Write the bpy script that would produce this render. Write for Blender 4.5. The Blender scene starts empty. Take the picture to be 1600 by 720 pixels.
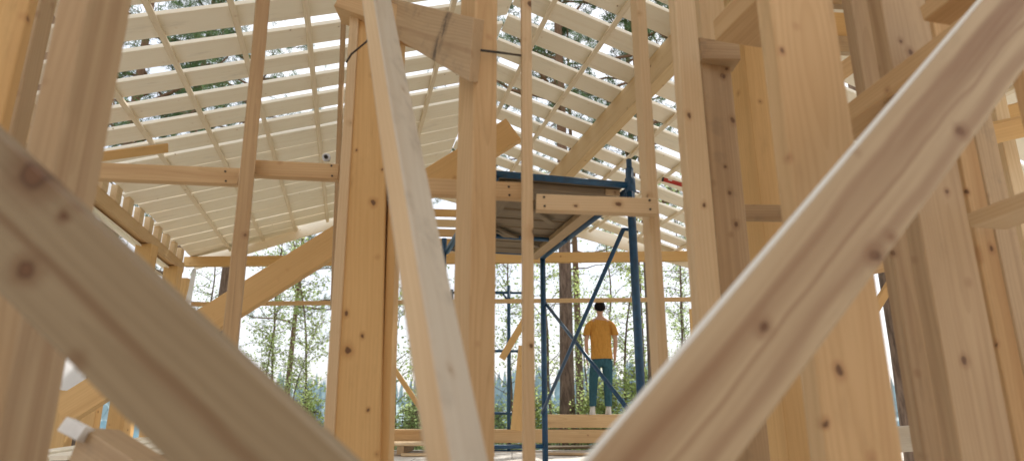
import bpy, bmesh, math, random
from mathutils import Vector, Matrix
random.seed(7)
R = math.radians
scene = bpy.context.scene
COL = scene.collection
V = Vector

# ------------------------------------------------------------------ camera
F = 1000.0
PITCH = R(15.5)
CAM = V((0, 0, .6))
FW = V((0, math.cos(PITCH), math.sin(PITCH)))
UP = V((0, -math.sin(PITCH), math.cos(PITCH)))
cd = bpy.data.cameras.new('camera')
cam = bpy.data.objects.new('camera', cd)
COL.objects.link(cam)
cam.location = CAM
cam.rotation_euler = (R(90) + PITCH, 0, 0)
cd.sensor_width = 36
cd.lens = 36 * F / 1600
cd.clip_start = .02
cd.clip_end = 3000
cd.dof.use_dof = True
cd.dof.focus_distance = 5.0
cd.dof.aperture_fstop = 1.9
scene.camera = cam

# survey helpers: sight line through a photo point, met with a plane of the building
def ray(x, y): return V(((x - 800) / F, 0, 0)) + UP * ((360 - y) / F) + FW
def P(x, y, Y): r = ray(x, y); return CAM + r * (Y / r.y)
def Pd(x, y, d): return CAM + ray(x, y) * d
def Pz(x, y, z): r = ray(x, y); return CAM + r * ((z - .6) / r.z)
D = V((-.26 * math.cos(PITCH), 1, 0)).normalized()     # along the ridge
N = V((D.y, -D.x, 0))                                  # across the house, to the right
Z = V((0, 0, 1))
def Pn(x, y, a): r = ray(x, y); return CAM + r * (a / r.dot(N))
def W(a, t, z): return N * a + D * t + Z * z           # house coordinates

# ------------------------------------------------------------------ objects
def link(o, parent=None):
    COL.objects.link(o)
    if parent: o.parent = parent
    return o
def tag(o, label, cat, group=None, kind=None):
    if label: o['label'] = label
    if cat: o['category'] = cat
    if group: o['group'] = group
    if kind: o['kind'] = kind
    return o
def empty(name, loc=(0, 0, 0), rz=0):
    o = bpy.data.objects.new(name, None)
    o.location = loc; o.rotation_euler = (0, 0, rz); o.empty_display_size = .1
    return link(o)
def mesh_obj(name, verts, faces, mat, parent=None, smooth=False, mw=None):
    me = bpy.data.meshes.new(name)
    me.from_pydata([tuple(v) for v in verts], [], faces)
    me.validate()
    me.update()
    if mat: me.materials.append(mat)
    if smooth:
        for p in me.polygons: p.use_smooth = True
    o = bpy.data.objects.new(name, me)
    if mw is not None: o.matrix_world = mw
    return link(o, parent)

# ------------------------------------------------------------------ materials
class NT:
    def __init__(s, name):
        s.m = bpy.data.materials.new(name); s.m.use_nodes = True
        s.t = s.m.node_tree; s.t.nodes.clear()
        s.out = s.n('ShaderNodeOutputMaterial')
    def n(s, kind, **kw):
        nd = s.t.nodes.new(kind)
        for k, v in kw.items(): setattr(nd, k, v)
        return nd
    def l(s, a, b): s.t.links.new(a, b)
    def math(s, op, a, b=None, c=None, clamp=False):
        nd = s.n('ShaderNodeMath', operation=op); nd.use_clamp = clamp
        for i, v in enumerate((a, b, c)):
            if v is None: continue
            if hasattr(v, 'is_linked'): s.l(v, nd.inputs[i])
            else: nd.inputs[i].default_value = v
        return nd.outputs[0]
    def vmath(s, op, a, b=None):
        nd = s.n('ShaderNodeVectorMath', operation=op)
        for i, v in enumerate((a, b)):
            if v is None: continue
            if hasattr(v, 'is_linked'): s.l(v, nd.inputs[i])
            else: nd.inputs[i].default_value = v
        return nd.outputs['Value'] if op in ('LENGTH', 'DISTANCE') else nd.outputs[0]
    def noise(s, vec, scale=1, detail=3, rough=.5):
        nd = s.n('ShaderNodeTexNoise'); nd.inputs['Scale'].default_value = scale
        nd.inputs['Detail'].default_value = detail; nd.inputs['Roughness'].default_value = rough
        if vec is not None: s.l(vec, nd.inputs['Vector'])
        return nd.outputs['Fac']
    def ramp(s, v, lo, hi, a=0., b=1.):
        nd = s.n('ShaderNodeMapRange'); nd.interpolation_type = 'SMOOTHSTEP'
        s.l(v, nd.inputs['Value'])
        for k, x in zip(('From Min', 'From Max', 'To Min', 'To Max'), (lo, hi, a, b)): nd.inputs[k].default_value = x
        return nd.outputs['Result']
    def mix(s, fac, a, b, mode='MIX'):
        nd = s.n('ShaderNodeMix', data_type='RGBA', blend_type=mode)
        for i, v in ((0, fac), (6, a), (7, b)):
            if hasattr(v, 'is_linked'): s.l(v, nd.inputs[i])
            elif i == 0: nd.inputs[i].default_value = v
            else: nd.inputs[i].default_value = (*v, 1)
        return nd.outputs[2]
    def bsdf(s, col, rough=.6, bump=None, bstr=.2, bdist=.002, metal=0, spec=.3):
        b = s.n('ShaderNodeBsdfPrincipled')
        if hasattr(col, 'is_linked'): s.l(col, b.inputs['Base Color'])
        else: b.inputs['Base Color'].default_value = (*col, 1)
        if hasattr(rough, 'is_linked'): s.l(rough, b.inputs['Roughness'])
        else: b.inputs['Roughness'].default_value = rough
        b.inputs['Metallic'].default_value = metal
        b.inputs['Specular IOR Level'].default_value = spec
        if bump is not None:
            bp = s.n('ShaderNodeBump'); bp.inputs['Strength'].default_value = bstr; bp.inputs['Distance'].default_value = bdist
            s.l(bump, bp.inputs['Height']); s.l(bp.outputs[0], b.inputs['Normal'])
        s.l(b.outputs[0], s.out.inputs[0])
        return b

def wood(name, light, dark, streak, streak_amt=.5, knots=(), ring=.011, contrast=.75, kscale=6.5, check=0.0, grime=0.0, kr=.075, desat=.06, ss=16, bands=(), heart=()):
    light, dark, streak = (tuple(max(.01, x + (.3 * c[0] + .6 * c[1] + .1 * c[2] - x) * desat) * g for x, g in zip(c, (1, 1.0, .94))) for c in (light, dark, streak))
    m = NT(name)
    tc = m.n('ShaderNodeTexCoord'); p = tc.outputs['Object']
    rnd = m.n('ShaderNodeObjectInfo').outputs['Random']
    cmb = m.n('ShaderNodeCombineXYZ')
    m.l(m.math('MULTIPLY', rnd, 41.), cmb.inputs[0]); m.l(m.math('MULTIPLY', rnd, 17.3), cmb.inputs[1]); m.l(m.math('MULTIPLY', rnd, 29.7), cmb.inputs[2])
    q = m.vmath('ADD', p, cmb.outputs[0])
    # growth rings about a pith line that wanders through the timber
    wob = m.n('ShaderNodeTexNoise'); wob.inputs['Scale'].default_value = 1; wob.inputs['Detail'].default_value = 2
    m.l(m.vmath('MULTIPLY', q, (.7, 3, 3)), wob.inputs['Vector'])
    off = m.vmath('MULTIPLY', m.vmath('SUBTRACT', wob.outputs['Color'], (.5, .5, .5)), (0, .10, .10))
    pith = m.n('ShaderNodeCombineXYZ')
    m.l(m.math('MULTIPLY_ADD', rnd, .16, -.08), pith.inputs[1]); pith.inputs[2].default_value = -.055
    pp = m.vmath('MULTIPLY', m.vmath('ADD', m.vmath('ADD', p, pith.outputs[0]), off), (.012, 1, 1))
    r = m.vmath('LENGTH', pp)
    saw = m.math('FRACT', m.math('DIVIDE', r, ring))
    late = m.ramp(saw, .35, .95)
    fib = m.noise(m.vmath('MULTIPLY', q, (5, 260, 260)), 1, 2)
    stre = m.noise(m.vmath('MULTIPLY', q, (.45 if ss > 10 else .25, ss, ss)), 1, 3, .55)
    tone = m.noise(m.vmath('MULTIPLY', q, (1.3, 3.5, 3.5)), 1, 3)
    c = m.mix(m.math('MULTIPLY', late, contrast * .55), light, dark)
    c = m.mix(m.ramp(stre, .50, .68, 0, streak_amt), c, streak)
    c = m.mix(m.ramp(tone, .3, .75, 0, .45), c, dark)
    c = m.mix(m.ramp(fib, .35, .75, 0, .35), c, dark)
    dirt = m.noise(m.vmath('MULTIPLY', q, (2.2, 8, 8)), 1, 5, .7)
    c = m.mix(m.ramp(dirt, .55, .78, 0, .35), c, tuple(x * .55 for x in dark))
    # scattered knots
    vo = m.n('ShaderNodeTexVoronoi'); vo.inputs['Scale'].default_value = kscale; vo.inputs['Randomness'].default_value = 1
    wn = m.n('ShaderNodeTexNoise'); wn.inputs['Scale'].default_value = 22; m.l(q, wn.inputs['Vector'])
    qd = m.vmath('ADD', q, m.vmath('MULTIPLY', m.vmath('SUBTRACT', wn.outputs['Color'], (.5, .5, .5)), (.012, .012, .012)))
    m.l(qd, vo.inputs['Vector'])
    sep = m.n('ShaderNodeSeparateColor'); m.l(vo.outputs['Color'], sep.inputs[0])
    kd = m.math('ADD', vo.outputs['Distance'], m.math('MULTIPLY', sep.outputs[0], kr * .7))
    halo = m.ramp(kd, kr * .8, kr * 2.4, .55, 0); core = m.ramp(kd, kr * .55, kr, .85, 0)
    c = m.mix(halo, c, streak)
    c = m.mix(core, c, (.19, .10, .052))
    if knots:
        wn2 = m.n('ShaderNodeTexNoise'); wn2.inputs['Scale'].default_value = 30; m.l(p, wn2.inputs['Vector'])
        p2 = m.vmath('ADD', p, m.vmath('MULTIPLY', m.vmath('SUBTRACT', wn2.outputs['Color'], (.5, .5, .5)), (.02, .02, 0)))
        for (kp, krr) in knots:
            d = m.vmath('LENGTH', m.vmath('MULTIPLY', m.vmath('SUBTRACT', p2, tuple(kp)), (.8, 1, .5)))
            c = m.mix(m.ramp(d, krr * .6, krr * 3.0, .7, 0), c, streak)
            c = m.mix(m.ramp(d, krr * .55, krr * 1.15, .88, 0), c, (.065, .034, .02))
            c = m.mix(m.ramp(d, krr * .45, krr * .85, .8, 0), c, (.20, .105, .055))
            rr_ = m.math('FRACT', m.math('DIVIDE', d, krr * .22)); c = m.mix(m.math('MULTIPLY', m.ramp(rr_, .4, 1), m.ramp(d, krr * .7, krr * 1.0, .5, 0)), c, (.10, .05, .028))
    for (hy, hw) in heart:       # heartwood stripe running along the timber
        sy_ = m.n('ShaderNodeSeparateXYZ'); m.l(p, sy_.inputs[0])
        wv = m.noise(m.vmath('MULTIPLY', p, (2.2, 5, 5)), 1, 3)
        dd = m.math('ABSOLUTE', m.math('SUBTRACT', m.math('MULTIPLY_ADD', wv, .06, sy_.outputs[1]), hy + .03))
        c = m.mix(m.ramp(dd, hw * .2, hw * 1.5, .5, 0), c, streak)
    for (bx, bw_) in bands:
        sx = m.n('ShaderNodeSeparateXYZ'); m.l(p, sx.inputs[0])
        dd = m.math('ABSOLUTE', m.math('SUBTRACT', m.math('ADD', sx.outputs[0], m.math('MULTIPLY', m.noise(p, 16, 4, .7), .04)), bx + .02))
        c = m.mix(m.math('MULTIPLY', m.ramp(dd, 0, bw_, .85, 0), m.ramp(m.noise(m.vmath('MULTIPLY', p, (40, 14, 14)), 1, 5, .7), .36, .58)), c, (.07, .055, .045))
    if check:
        ck = m.noise(m.vmath('MULTIPLY', q, (.9, 70, 70)), 1, 2)
        c = m.mix(m.ramp(ck, .64, .72, 0, check), c, (.07, .045, .03))
    if grime:
        g = m.noise(q, 9, 5, .65)
        c = m.mix(m.ramp(g, .52, .72, 0, grime), c, (.16, .13, .10))
    hgt = m.math('ADD', m.math('MULTIPLY', late, .5), fib)
    m.bsdf(c, .62, hgt, .5, .0015)
    return m.m

WPAR = {}
_wood = wood
def wood(name, light, dark, streak, streak_amt=.5, **kw):
    mt = _wood(name, light, dark, streak, streak_amt, **kw)
    kw.pop('knots', None); WPAR[name] = ((light, dark, streak, streak_amt), kw)
    return mt
WD = {}
WD['honey'] = wood('honey_pine', (.66, .45, .245), (.50, .305, .14), (.42, .22, .10), .35)
WD['gold'] = wood('golden_spruce', (.70, .455, .215), (.56, .335, .135), (.45, .235, .09), .3, ring=.016, contrast=.4, desat=0)
WD['pale'] = wood('pale_spruce', (.74, .56, .36), (.60, .42, .24), (.52, .32, .17), .3)
WD['brown'] = wood('brown_weathered_pine', (.52, .36, .215), (.39, .26, .145), (.31, .18, .09), .55, grime=.25)
WD['red'] = wood('reddish_heart_pine', (.53, .375, .23), (.40, .265, .15), (.32, .18, .095), .6)
WD['white'] = wood('whitened_timber', (.60, .54, .46), (.51, .43, .34), (.42, .31, .21), .3, grime=.3)
WD['whitened'] = wood('whitened_edge', (.88, .87, .86), (.80, .78, .75), (.7, .66, .6), .2)  # near-white colour standing in for sky light on the brace's upper edge
WD['roof'] = wood('cream_roof_board', (.93, .86, .76), (.88, .79, .67), (.79, .67, .52), .25, kscale=8, kr=.07, contrast=.35)
WD['batten'] = wood('white_batten', (.85, .74, .60), (.74, .60, .44), (.6, .45, .3), .2)
WD['checked'] = wood('split_pine', (.58, .40, .225), (.44, .28, .15), (.36, .20, .10), .4, check=.85)
WD['glulam'] = wood('laminated_spruce', (.72, .53, .31), (.60, .40, .21), (.52, .31, .15), .5)
WD['plank'] = wood('grey_scaffold_plank', (.27, .20, .13), (.17, .12, .075), (.11, .075, .045), .6, grime=.5)

def plain(name, col, rough=.5, metal=0, spec=.4, var=.25, scale=12, dark=None):
    m = NT(name)
    tc = m.n('ShaderNodeTexCoord')
    f = m.noise(tc.outputs['Object'], scale, 5, .6)
    c = m.mix(m.ramp(f, .35, .7, 0, var * 2), col, dark or tuple(x * .55 for x in col))
    m.bsdf(c, rough, f, .15, .002, metal, spec)
    return m.m
M_BLUE = plain('chipped_blue_paint', (.012, .075, .17), .38, 0, .5, .3, 25, (.015, .04, .07))
M_STEEL = plain('zinc_steel', (.62, .63, .64), .4, .5)
M_IRON = plain('dark_iron', (.06, .055, .05), .5, .6)
M_CABLE = plain('dark_cable', (.05, .035, .03), .6)
m = NT('white_membrane')
d_ = m.n('ShaderNodeBsdfDiffuse'); d_.inputs[0].default_value = (.85, .85, .86, 1); t_ = m.n('ShaderNodeBsdfTranslucent'); t_.inputs[0].default_value = (.93, .93, .95, 1)
mx = m.n('ShaderNodeMixShader'); mx.inputs[0].default_value = .85; m.l(d_.outputs[0], mx.inputs[1]); m.l(t_.outputs[0], mx.inputs[2]); m.l(mx.outputs[0], m.out.inputs[0])
M_FILM = m.m
M_REDP = plain('red_plastic', (.50, .035, .02), .4)
M_WHITE = plain('white_plastic', (.8, .8, .78), .5)

# ------------------------------------------------------------------ timber
def timber_mesh(L, w, t, seg=10, ch=.003, bow=0, bowz=0, twist=0, wane=.0):
    ch = min(ch, w * .2, t * .2)
    a, b = w / 2, t / 2
    sec = [(-a + ch, -b), (a - ch, -b), (a, -b + ch), (a, b - ch), (a - ch, b), (-a + ch, b), (-a, b - ch), (-a, -b + ch)]
    vs, fs = [], []
    ph = random.random() * 6
    for i in range(seg + 1):
        u = i / seg; x = (u - .5) * L
        oy = bow * math.sin(math.pi * u) + wane * math.sin(u * 9 + ph); oz = bowz * math.sin(math.pi * u)
        tw = twist * (u - .5); c, s = math.cos(tw), math.sin(tw)
        for (y, z) in sec: vs.append((x, y * c - z * s + oy, y * s + z * c + oz))
    for i in range(seg):
        for k in range(8):
            j = (k + 1) % 8
            fs.append((i * 8 + k, i * 8 + j, i * 8 + 8 + j, i * 8 + 8 + k))
    fs.append(tuple(range(7, -1, -1))); fs.append(tuple(seg * 8 + k for k in range(8)))
    return vs, fs
def frame(c, x, y):
    x = x.normalized(); y = (y - x * y.dot(x)).normalized(); z = x.cross(y)
    m = Matrix((x, y, z)).transposed().to_4x4(); m.translation = c
    return m
def member(name, label, cat, mat, mw, L, w, t, group=None, parent=None, edge=None, kn=(), **kw):
    if kn and isinstance(mat, str):
        m0 = WD[mat].name; inv = mw.inverted(); co = inv @ CAM; sg = 1 if co.z > 0 else -1; ks = []
        for (x, y, rr) in kn:
            d = inv.to_3x3() @ ray(x, y); ks.append((tuple(co + d * ((sg * t / 2 - co.z) / d.z)), rr))
        mat = _wood(m0 + '_knotty', *WPAR[m0][0], knots=ks, **WPAR[m0][1])
    vs, fs = timber_mesh(L, w, t, **kw)
    o = mesh_obj(name, vs, fs, WD.get(mat, mat) if isinstance(mat, str) else mat, parent, mw=mw)
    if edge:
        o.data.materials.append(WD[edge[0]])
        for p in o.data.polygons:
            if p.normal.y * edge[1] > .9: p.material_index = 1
    if parent is None: tag(o, label, cat, group)
    return o
def knotmat(base, mw, t, px, front=1):
    """extra knots where the sight lines px meet the front face of the timber"""
    inv = mw.inverted(); ks = []
    o = inv @ CAM
    for (x, y, r) in px:
        d = inv.to_3x3() @ ray(x, y)
        s = (front * t / 2 - o.z) / d.z
        k = o + d * s; ks.append(((k.x, k.y, k.z), r))
    args = dict(base); return wood(args.pop('name'), args.pop('light'), args.pop('dark'), args.pop('streak'), knots=ks, **args)
def beam(name, label, cat, mat, A, B, w, t, nrm, e0=0, e1=0, group=None, parent=None, base=None, kn=(), **kw):
    """A, B: centre line of the face that looks along nrm"""
    ax = (B - A).normalized(); A = A - ax * e0; B = B + ax * e1
    nrm = (nrm - ax * nrm.dot(ax)).normalized()
    y = nrm.cross(ax)
    c = (A + B) / 2 - nrm * t / 2
    mw = frame(c, ax, y)
    if base: mat = knotmat(base, mw, t, kn); kn = ()
    return member(name, label, cat, mat, mw, (B - A).length, w, t, group, parent, kn=kn, **kw)
def post(name, label, mat, xl, xm, xr, row, Y, z0, z1, dl, dr, cat='stud', group=None, wl=None, wr=None, **kw):
    """upright with its near edge on sight line xm at depth Y; faces run from it along dl and dr"""
    M = P(xm, row, Y); M.z = 0
    def hit(x, d):
        r = ray(x, row)
        return (M.y * r.x - M.x * r.y) / (d.x * r.y - d.y * r.x)
    a = wl or abs(hit(xl, dl)); b = wr or abs(hit(xr, dr))
    c = M + dl * a / 2 + dr * b / 2; c.z = (z0 + z1) / 2
    # local x up, y along the wider face
    y = dr if b >= a else dl
    return member(name, label, cat, mat, frame(c, Z.copy(), y), z1 - z0, max(a, b), min(a, b), group, **kw)

# =================================================================== near framing
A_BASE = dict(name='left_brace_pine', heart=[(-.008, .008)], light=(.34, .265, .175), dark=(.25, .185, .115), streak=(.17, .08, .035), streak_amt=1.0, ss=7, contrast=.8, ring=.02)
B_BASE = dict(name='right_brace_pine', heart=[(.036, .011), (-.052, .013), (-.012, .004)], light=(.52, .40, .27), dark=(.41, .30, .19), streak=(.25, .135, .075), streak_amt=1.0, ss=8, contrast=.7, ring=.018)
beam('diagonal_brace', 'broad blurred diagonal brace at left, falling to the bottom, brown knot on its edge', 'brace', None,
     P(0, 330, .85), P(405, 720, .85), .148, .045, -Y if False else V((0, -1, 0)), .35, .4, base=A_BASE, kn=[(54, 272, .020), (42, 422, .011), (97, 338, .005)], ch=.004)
beam('diagonal_brace', 'broad blurred diagonal brace at right, rising to the top corner, skylit white upper edge', 'brace', None,
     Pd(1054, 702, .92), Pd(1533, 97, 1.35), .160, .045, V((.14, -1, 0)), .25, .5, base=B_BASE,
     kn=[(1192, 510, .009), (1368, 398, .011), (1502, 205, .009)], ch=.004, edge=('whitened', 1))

G1 = 'upright studs of the near framing'
post('stud', 'thick blurred stud crossing behind the left diagonal brace', 'red', 90, 137, 207, 0, 1.12, 0, 3.4, -N, D, group=G1, ch=.004)
post('stud', 'pale stud with golden right edge at far left', 'gold', 33, 47, 61, 0, 1.7, 0, 3.6, -N, D, group=G1, wl=.1)
post('stud', 'reddish stud squeezed between the golden-edged stud and thick left stud', 'red', 58, 63, 88, 10, 1.95, 0, 3.6, -N, D, group=G1, wl=.05)
# thin split stud
beam('stud', 'thin twisted stud with dark drying cracks between two short rails', 'stud', 'checked',
     P(408, 0, 2.55), P(354, 540, 2.55), .058, .05, V((.35, -1, 0)), .4, .9, group=G1, twist=R(25), bow=.012)
# rails of the left bay
beam('rail', 'short grey-beige rail left of the cracked thin stud', 'rail', 'honey', P(120, 265, 2.62), P(372, 275, 2.62), .075, .045, V((0, -1, 0)), .3, group='short rails between studs')
beam('rail', 'short warm rail between the cracked thin stud and big post, bolt standing on it', 'rail', 'honey', P(386, 261, 2.62), P(528, 268, 2.62), .072, .045, V((0, -1, 0)), 0, 0, group='short rails between studs')
# built-up post
YH = 2.55
beam('big_post', 'widest golden post left of centre, flat front with knots', 'post', 'gold', P(577, 20, YH), P(556, 720, YH), .178, .12, V((.03, -1, 0)), 0, .9, ch=.003, kn=[(583, 316, .010), (544, 547, .013), (541, 490, .008), (566, 524, .007), (556, 235, .005), (597, 265, .005), (575, 640, .006)])
beam('post_board', 'narrow pale board fixed along the left edge of the widest golden post', 'board', 'pale', P(554, 20, YH - .012), P(511, 720, YH - .012), .042, .12, V((0, -1, 0)), 0, .9)
beam('post_board', 'dark orange board fixed along the right edge of the widest golden post', 'board', 'gold', P(622, 20, YH + .03), P(600, 720, YH + .03), .034, .12, V((0, -1, 0)), 0, .9)
beam('thin_lath', 'thin brown lath standing just left of the widest golden post', 'lath', 'brown', P(536, 18, 2.95), P(524, 352, 2.95), .022, .03, V((0, -1, 0)), .1, .4)
beam('top_plate', 'short beam end across the top of the widest golden post', 'beam', 'honey', P(530, -6, 2.5), P(650, 36, 2.5), .11, .14, V((0, -1, 0)), 0, .0)
# leaning prop
ea, eb = Pd(723, 720, 1.0), Pd(593, 0, 2.2)
ax = (eb - ea).normalized(); vd = (ea + eb - CAM * 2).normalized()
side = ax.cross(vd).normalized()
if side.x < 0: side = -side
en = (-vd * math.cos(R(48)) + side * math.sin(R(48)))
beam('leaning_prop', 'whitish bowed prop leaning in front of the widest golden post and its neighbour', 'prop', 'white', ea + en * .022, eb + en * .022, .120, .048, en, .35, .5, bow=.012, ch=.004, edge=('pale', 1))  # sky light painted into the whitish wide face, narrow face kept tan
# stout square post
post('square_post', 'square post right of the whitish leaning prop, warm brown right face', 'honey', 708, 742, 780, 300, 2.08, 0, 3.2,
     V((-math.cos(R(38)), math.sin(R(38)), 0)), V((math.sin(R(52)), math.cos(R(52)), 0)), cat='post', ch=.004)
# beam end with stain
gf = [P(560, -12, 2.9), P(740, 28, 1.98), P(733, 128, 1.98), P(560, 26, 2.9)]
gb = [P(572, -12, 3.0), P(757, 32, 2.08), P(747, 130, 2.08), P(572, 26, 3.0)]
gmw = frame((gf[0] + gf[1] + gf[2] + gf[3]) / 4, gf[1] - gf[0], V((0, 0, 1))); gi = gmw.inverted()
sx_ = (gi @ P(692, 60, 2.17)).x
WD['stained'] = wood('stained_sawn_pine', (.56, .40, .25), (.43, .29, .17), (.34, .20, .11), .5, bands=[(sx_, .05)], grime=.3)
o = mesh_obj('stained_beam', [gi @ v for v in gf + gb], [(0, 3, 2, 1), (4, 5, 6, 7), (1, 2, 6, 5), (0, 1, 5, 4), (3, 7, 6, 2), (0, 4, 7, 3)], WD['stained'], mw=gmw)
bv = o.modifiers.new('b', 'BEVEL'); bv.width = .003; bv.segments = 2
tag(o, 'sawn beam end with dark stripe stain, nailed across the square post top', 'beam')
# slim stud, rails, stud to the right
post('stud', 'slim pale stud with knots in front of the blue scaffold platform', 'pale', 815, 821, 839, 300, 2.3, 0, 3.9, V((-1, .3, 0)).normalized(), V((1, .12, 0)).normalized(), group=G1, wl=.03, wr=.042, kn=[(829, 6, .013), (834, 92, .008), (837, 362, .018), (830, 540, .007)])
beam('rail', 'short rail between the square post and slim pale stud', 'rail', 'honey', P(660, 290, 2.36), P(826, 298, 2.36), .066, .045, V((0, -1, 0)), 0, 0, group='short rails between studs')
beam('rail', 'short rail in front of the blue scaffold platform, its end nailed on a stud', 'rail', 'pale', P(838, 315, 2.28), P(1026, 322, 2.28), .063, .045, V((.0, -1, 0)), 0, 0, kn=[(967, 319, .009), (900, 322, .005)], group='short rails between studs')
post('stud', 'pale stud right of the scaffold leg carrying the end of the short rail', 'pale', 995, 1009, 1021, 0, 2.36, 0, 3.9, -N, D, group=G1, kn=[(1026, 160, .008), (1040, 330, .006), (1036, 420, .006)])
# right-hand wall
post('stud', 'pale stud left of the brown stud, edge of the right wall', 'pale', 1054, 1086, 1091, 0, 2.1, 0, 3.9, -N, D, group=G1, wr=.05, kn=[(1076, 180, .008), (1100, 320, .007)])
post('stud', 'brown stud with dark knots under a short block, right wall', 'brown', 1111, 1119, 1168, 360, 2.25, 0, 2.02, D, N, group=G1, kn=[(1128, 118, .008), (1135, 108, .006), (1131, 120, .007), (1145, 188, .010), (1150, 350, .009), (1140, 300, .007), (1133, 260, .006)])
beam('block', 'short block lying on top of the brown knotted stud', 'block', 'brown', P(1096, 78, 2.22), P(1156, 79, 2.22), .078, .1, V((0, -1, 0)), group='short blocks')
HA = Pn(1116, 48, 1.15); HB = W(1.15, 1.28, HA.z)
beam('header', 'header running away above the short block, pale side and brown underside', 'header', 'honey', HA, HB, .08, .2, -N, 0, 0)
post('stud', 'pale stud standing above the short block, behind the header', 'pale', 1091, 1095, 1134, 30, 2.5, 2.1, 3.9, D, N, group=G1, wl=.08)
post('stud', 'stud with pale left and yellow right face behind the brown knotted stud', 'gold', 1148, 1176, 1207, 200, 2.75, 0, 2.46, D, N, group=G1)
beam('rail', 'short dark rail between the brown knotted stud and widest right stud', 'rail', 'brown', P(1160, 330, 2.5), P(1232, 331, 2.5), .062, .045, V((0, -1, 0)), group='short rails between studs')
post('stud', 'wide blurred stud at right, crossing behind the right diagonal brace', 'honey', 1180, 1204, 1302, 0, 1.38, 0, 3.4, D, N, group=G1, ch=.004, kn=[(1222, 80, .006), (1233, 244, .006), (1312, 578, .009), (1290, 660, .006)])
post('stud', 'pinkish stud behind the upper part of the right diagonal brace', 'red', 1353, 1376, 1446, 0, 1.75, 0, 3.4, D, N, group=G1, kn=[(1422, 82, .009), (1408, 65, .006), (1507, 562, .009), (1480, 300, .007)])
post('stud', 'brown stud half hidden left of the pinkish stud', 'red', 1322, 1329, 1358, 0, 2.1, 0, 3.4, D, N, group=G1, wl=.045)
post('stud', 'stud with round brown knots under the right brace, near the right edge', 'honey', 1490, 1502, 1531, 255, 2.0, 0, 3.4, D, N, group=G1, wl=.045, kn=[(1523, 397, .016), (1549, 388, .008), (1558, 538, .006), (1512, 300, .006)])
post('stud', 'dull stud with orange edge beside the small opening at the right edge', 'brown', 1530, 1533, 1566, 255, 2.35, 0, 3.4, D, N, group=G1, wl=.045)
post('stud', 'stud cut by the right picture edge above the small opening', 'honey', 1585, 1598, 1640, 100, 1.9, 0, 3.4, D, N, group=G1, wl=.045)
post('stud', 'far pale stud seen in the small opening at the right edge', 'pale', 1578, 1584, 1606, 300, 3.2, 0, 3.4, D, N, group=G1, wl=.045)
G2 = 'rails receding along the right wall'
aR = P(1353, 0, 1.75).dot(N)
beam('rail', 'receding rail passing behind the pinkish stud, lower of two', 'rail', 'honey', Pn(1322, 178, aR + .02), Pn(1500, 46, aR + .02), .062, .14, -N, .1, .15, group=G2)
beam('rail', 'receding rail at the top right corner above the other receding rail', 'rail', 'honey', Pn(1440, 22, aR + .05), Pn(1530, -50, aR + .05), .05, .14, -N, 0, .1, group=G2)
beam('rail', 'short receding rail between the knotted stud and the right edge', 'rail', 'pale', Pn(1514, 344, aR + .35), Pn(1640, 296, aR + .35), .045, .14, -N, 0, .3, group=G2)

# =================================================================== raking beam, purlin
beam('raking_beam', 'long plank beam slanting up across the house behind the big post', 'beam', 'gold', P(118, 627, 3.7), P(802, 201, 3.7), .168, .06, V((0, -1, 0)), .1, 0)
zr, nr, hl, hr = 3.99, 1.17, .33, .30
def rz(a): return zr - hl * (nr - a) if a < nr else zr - hr * (a - nr)
def plane_frame(a0, a1, t0, t1):
    pass
beam('purlin', 'heavy laminated purlin rising to the upper right under the roof', 'beam', 'glulam',
     W(2.42, 2.6, rz(2.42) - .15), W(2.42, 8.4, rz(2.42) - .15), .26, .12, -N, 0, 0, ch=.004)

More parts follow.
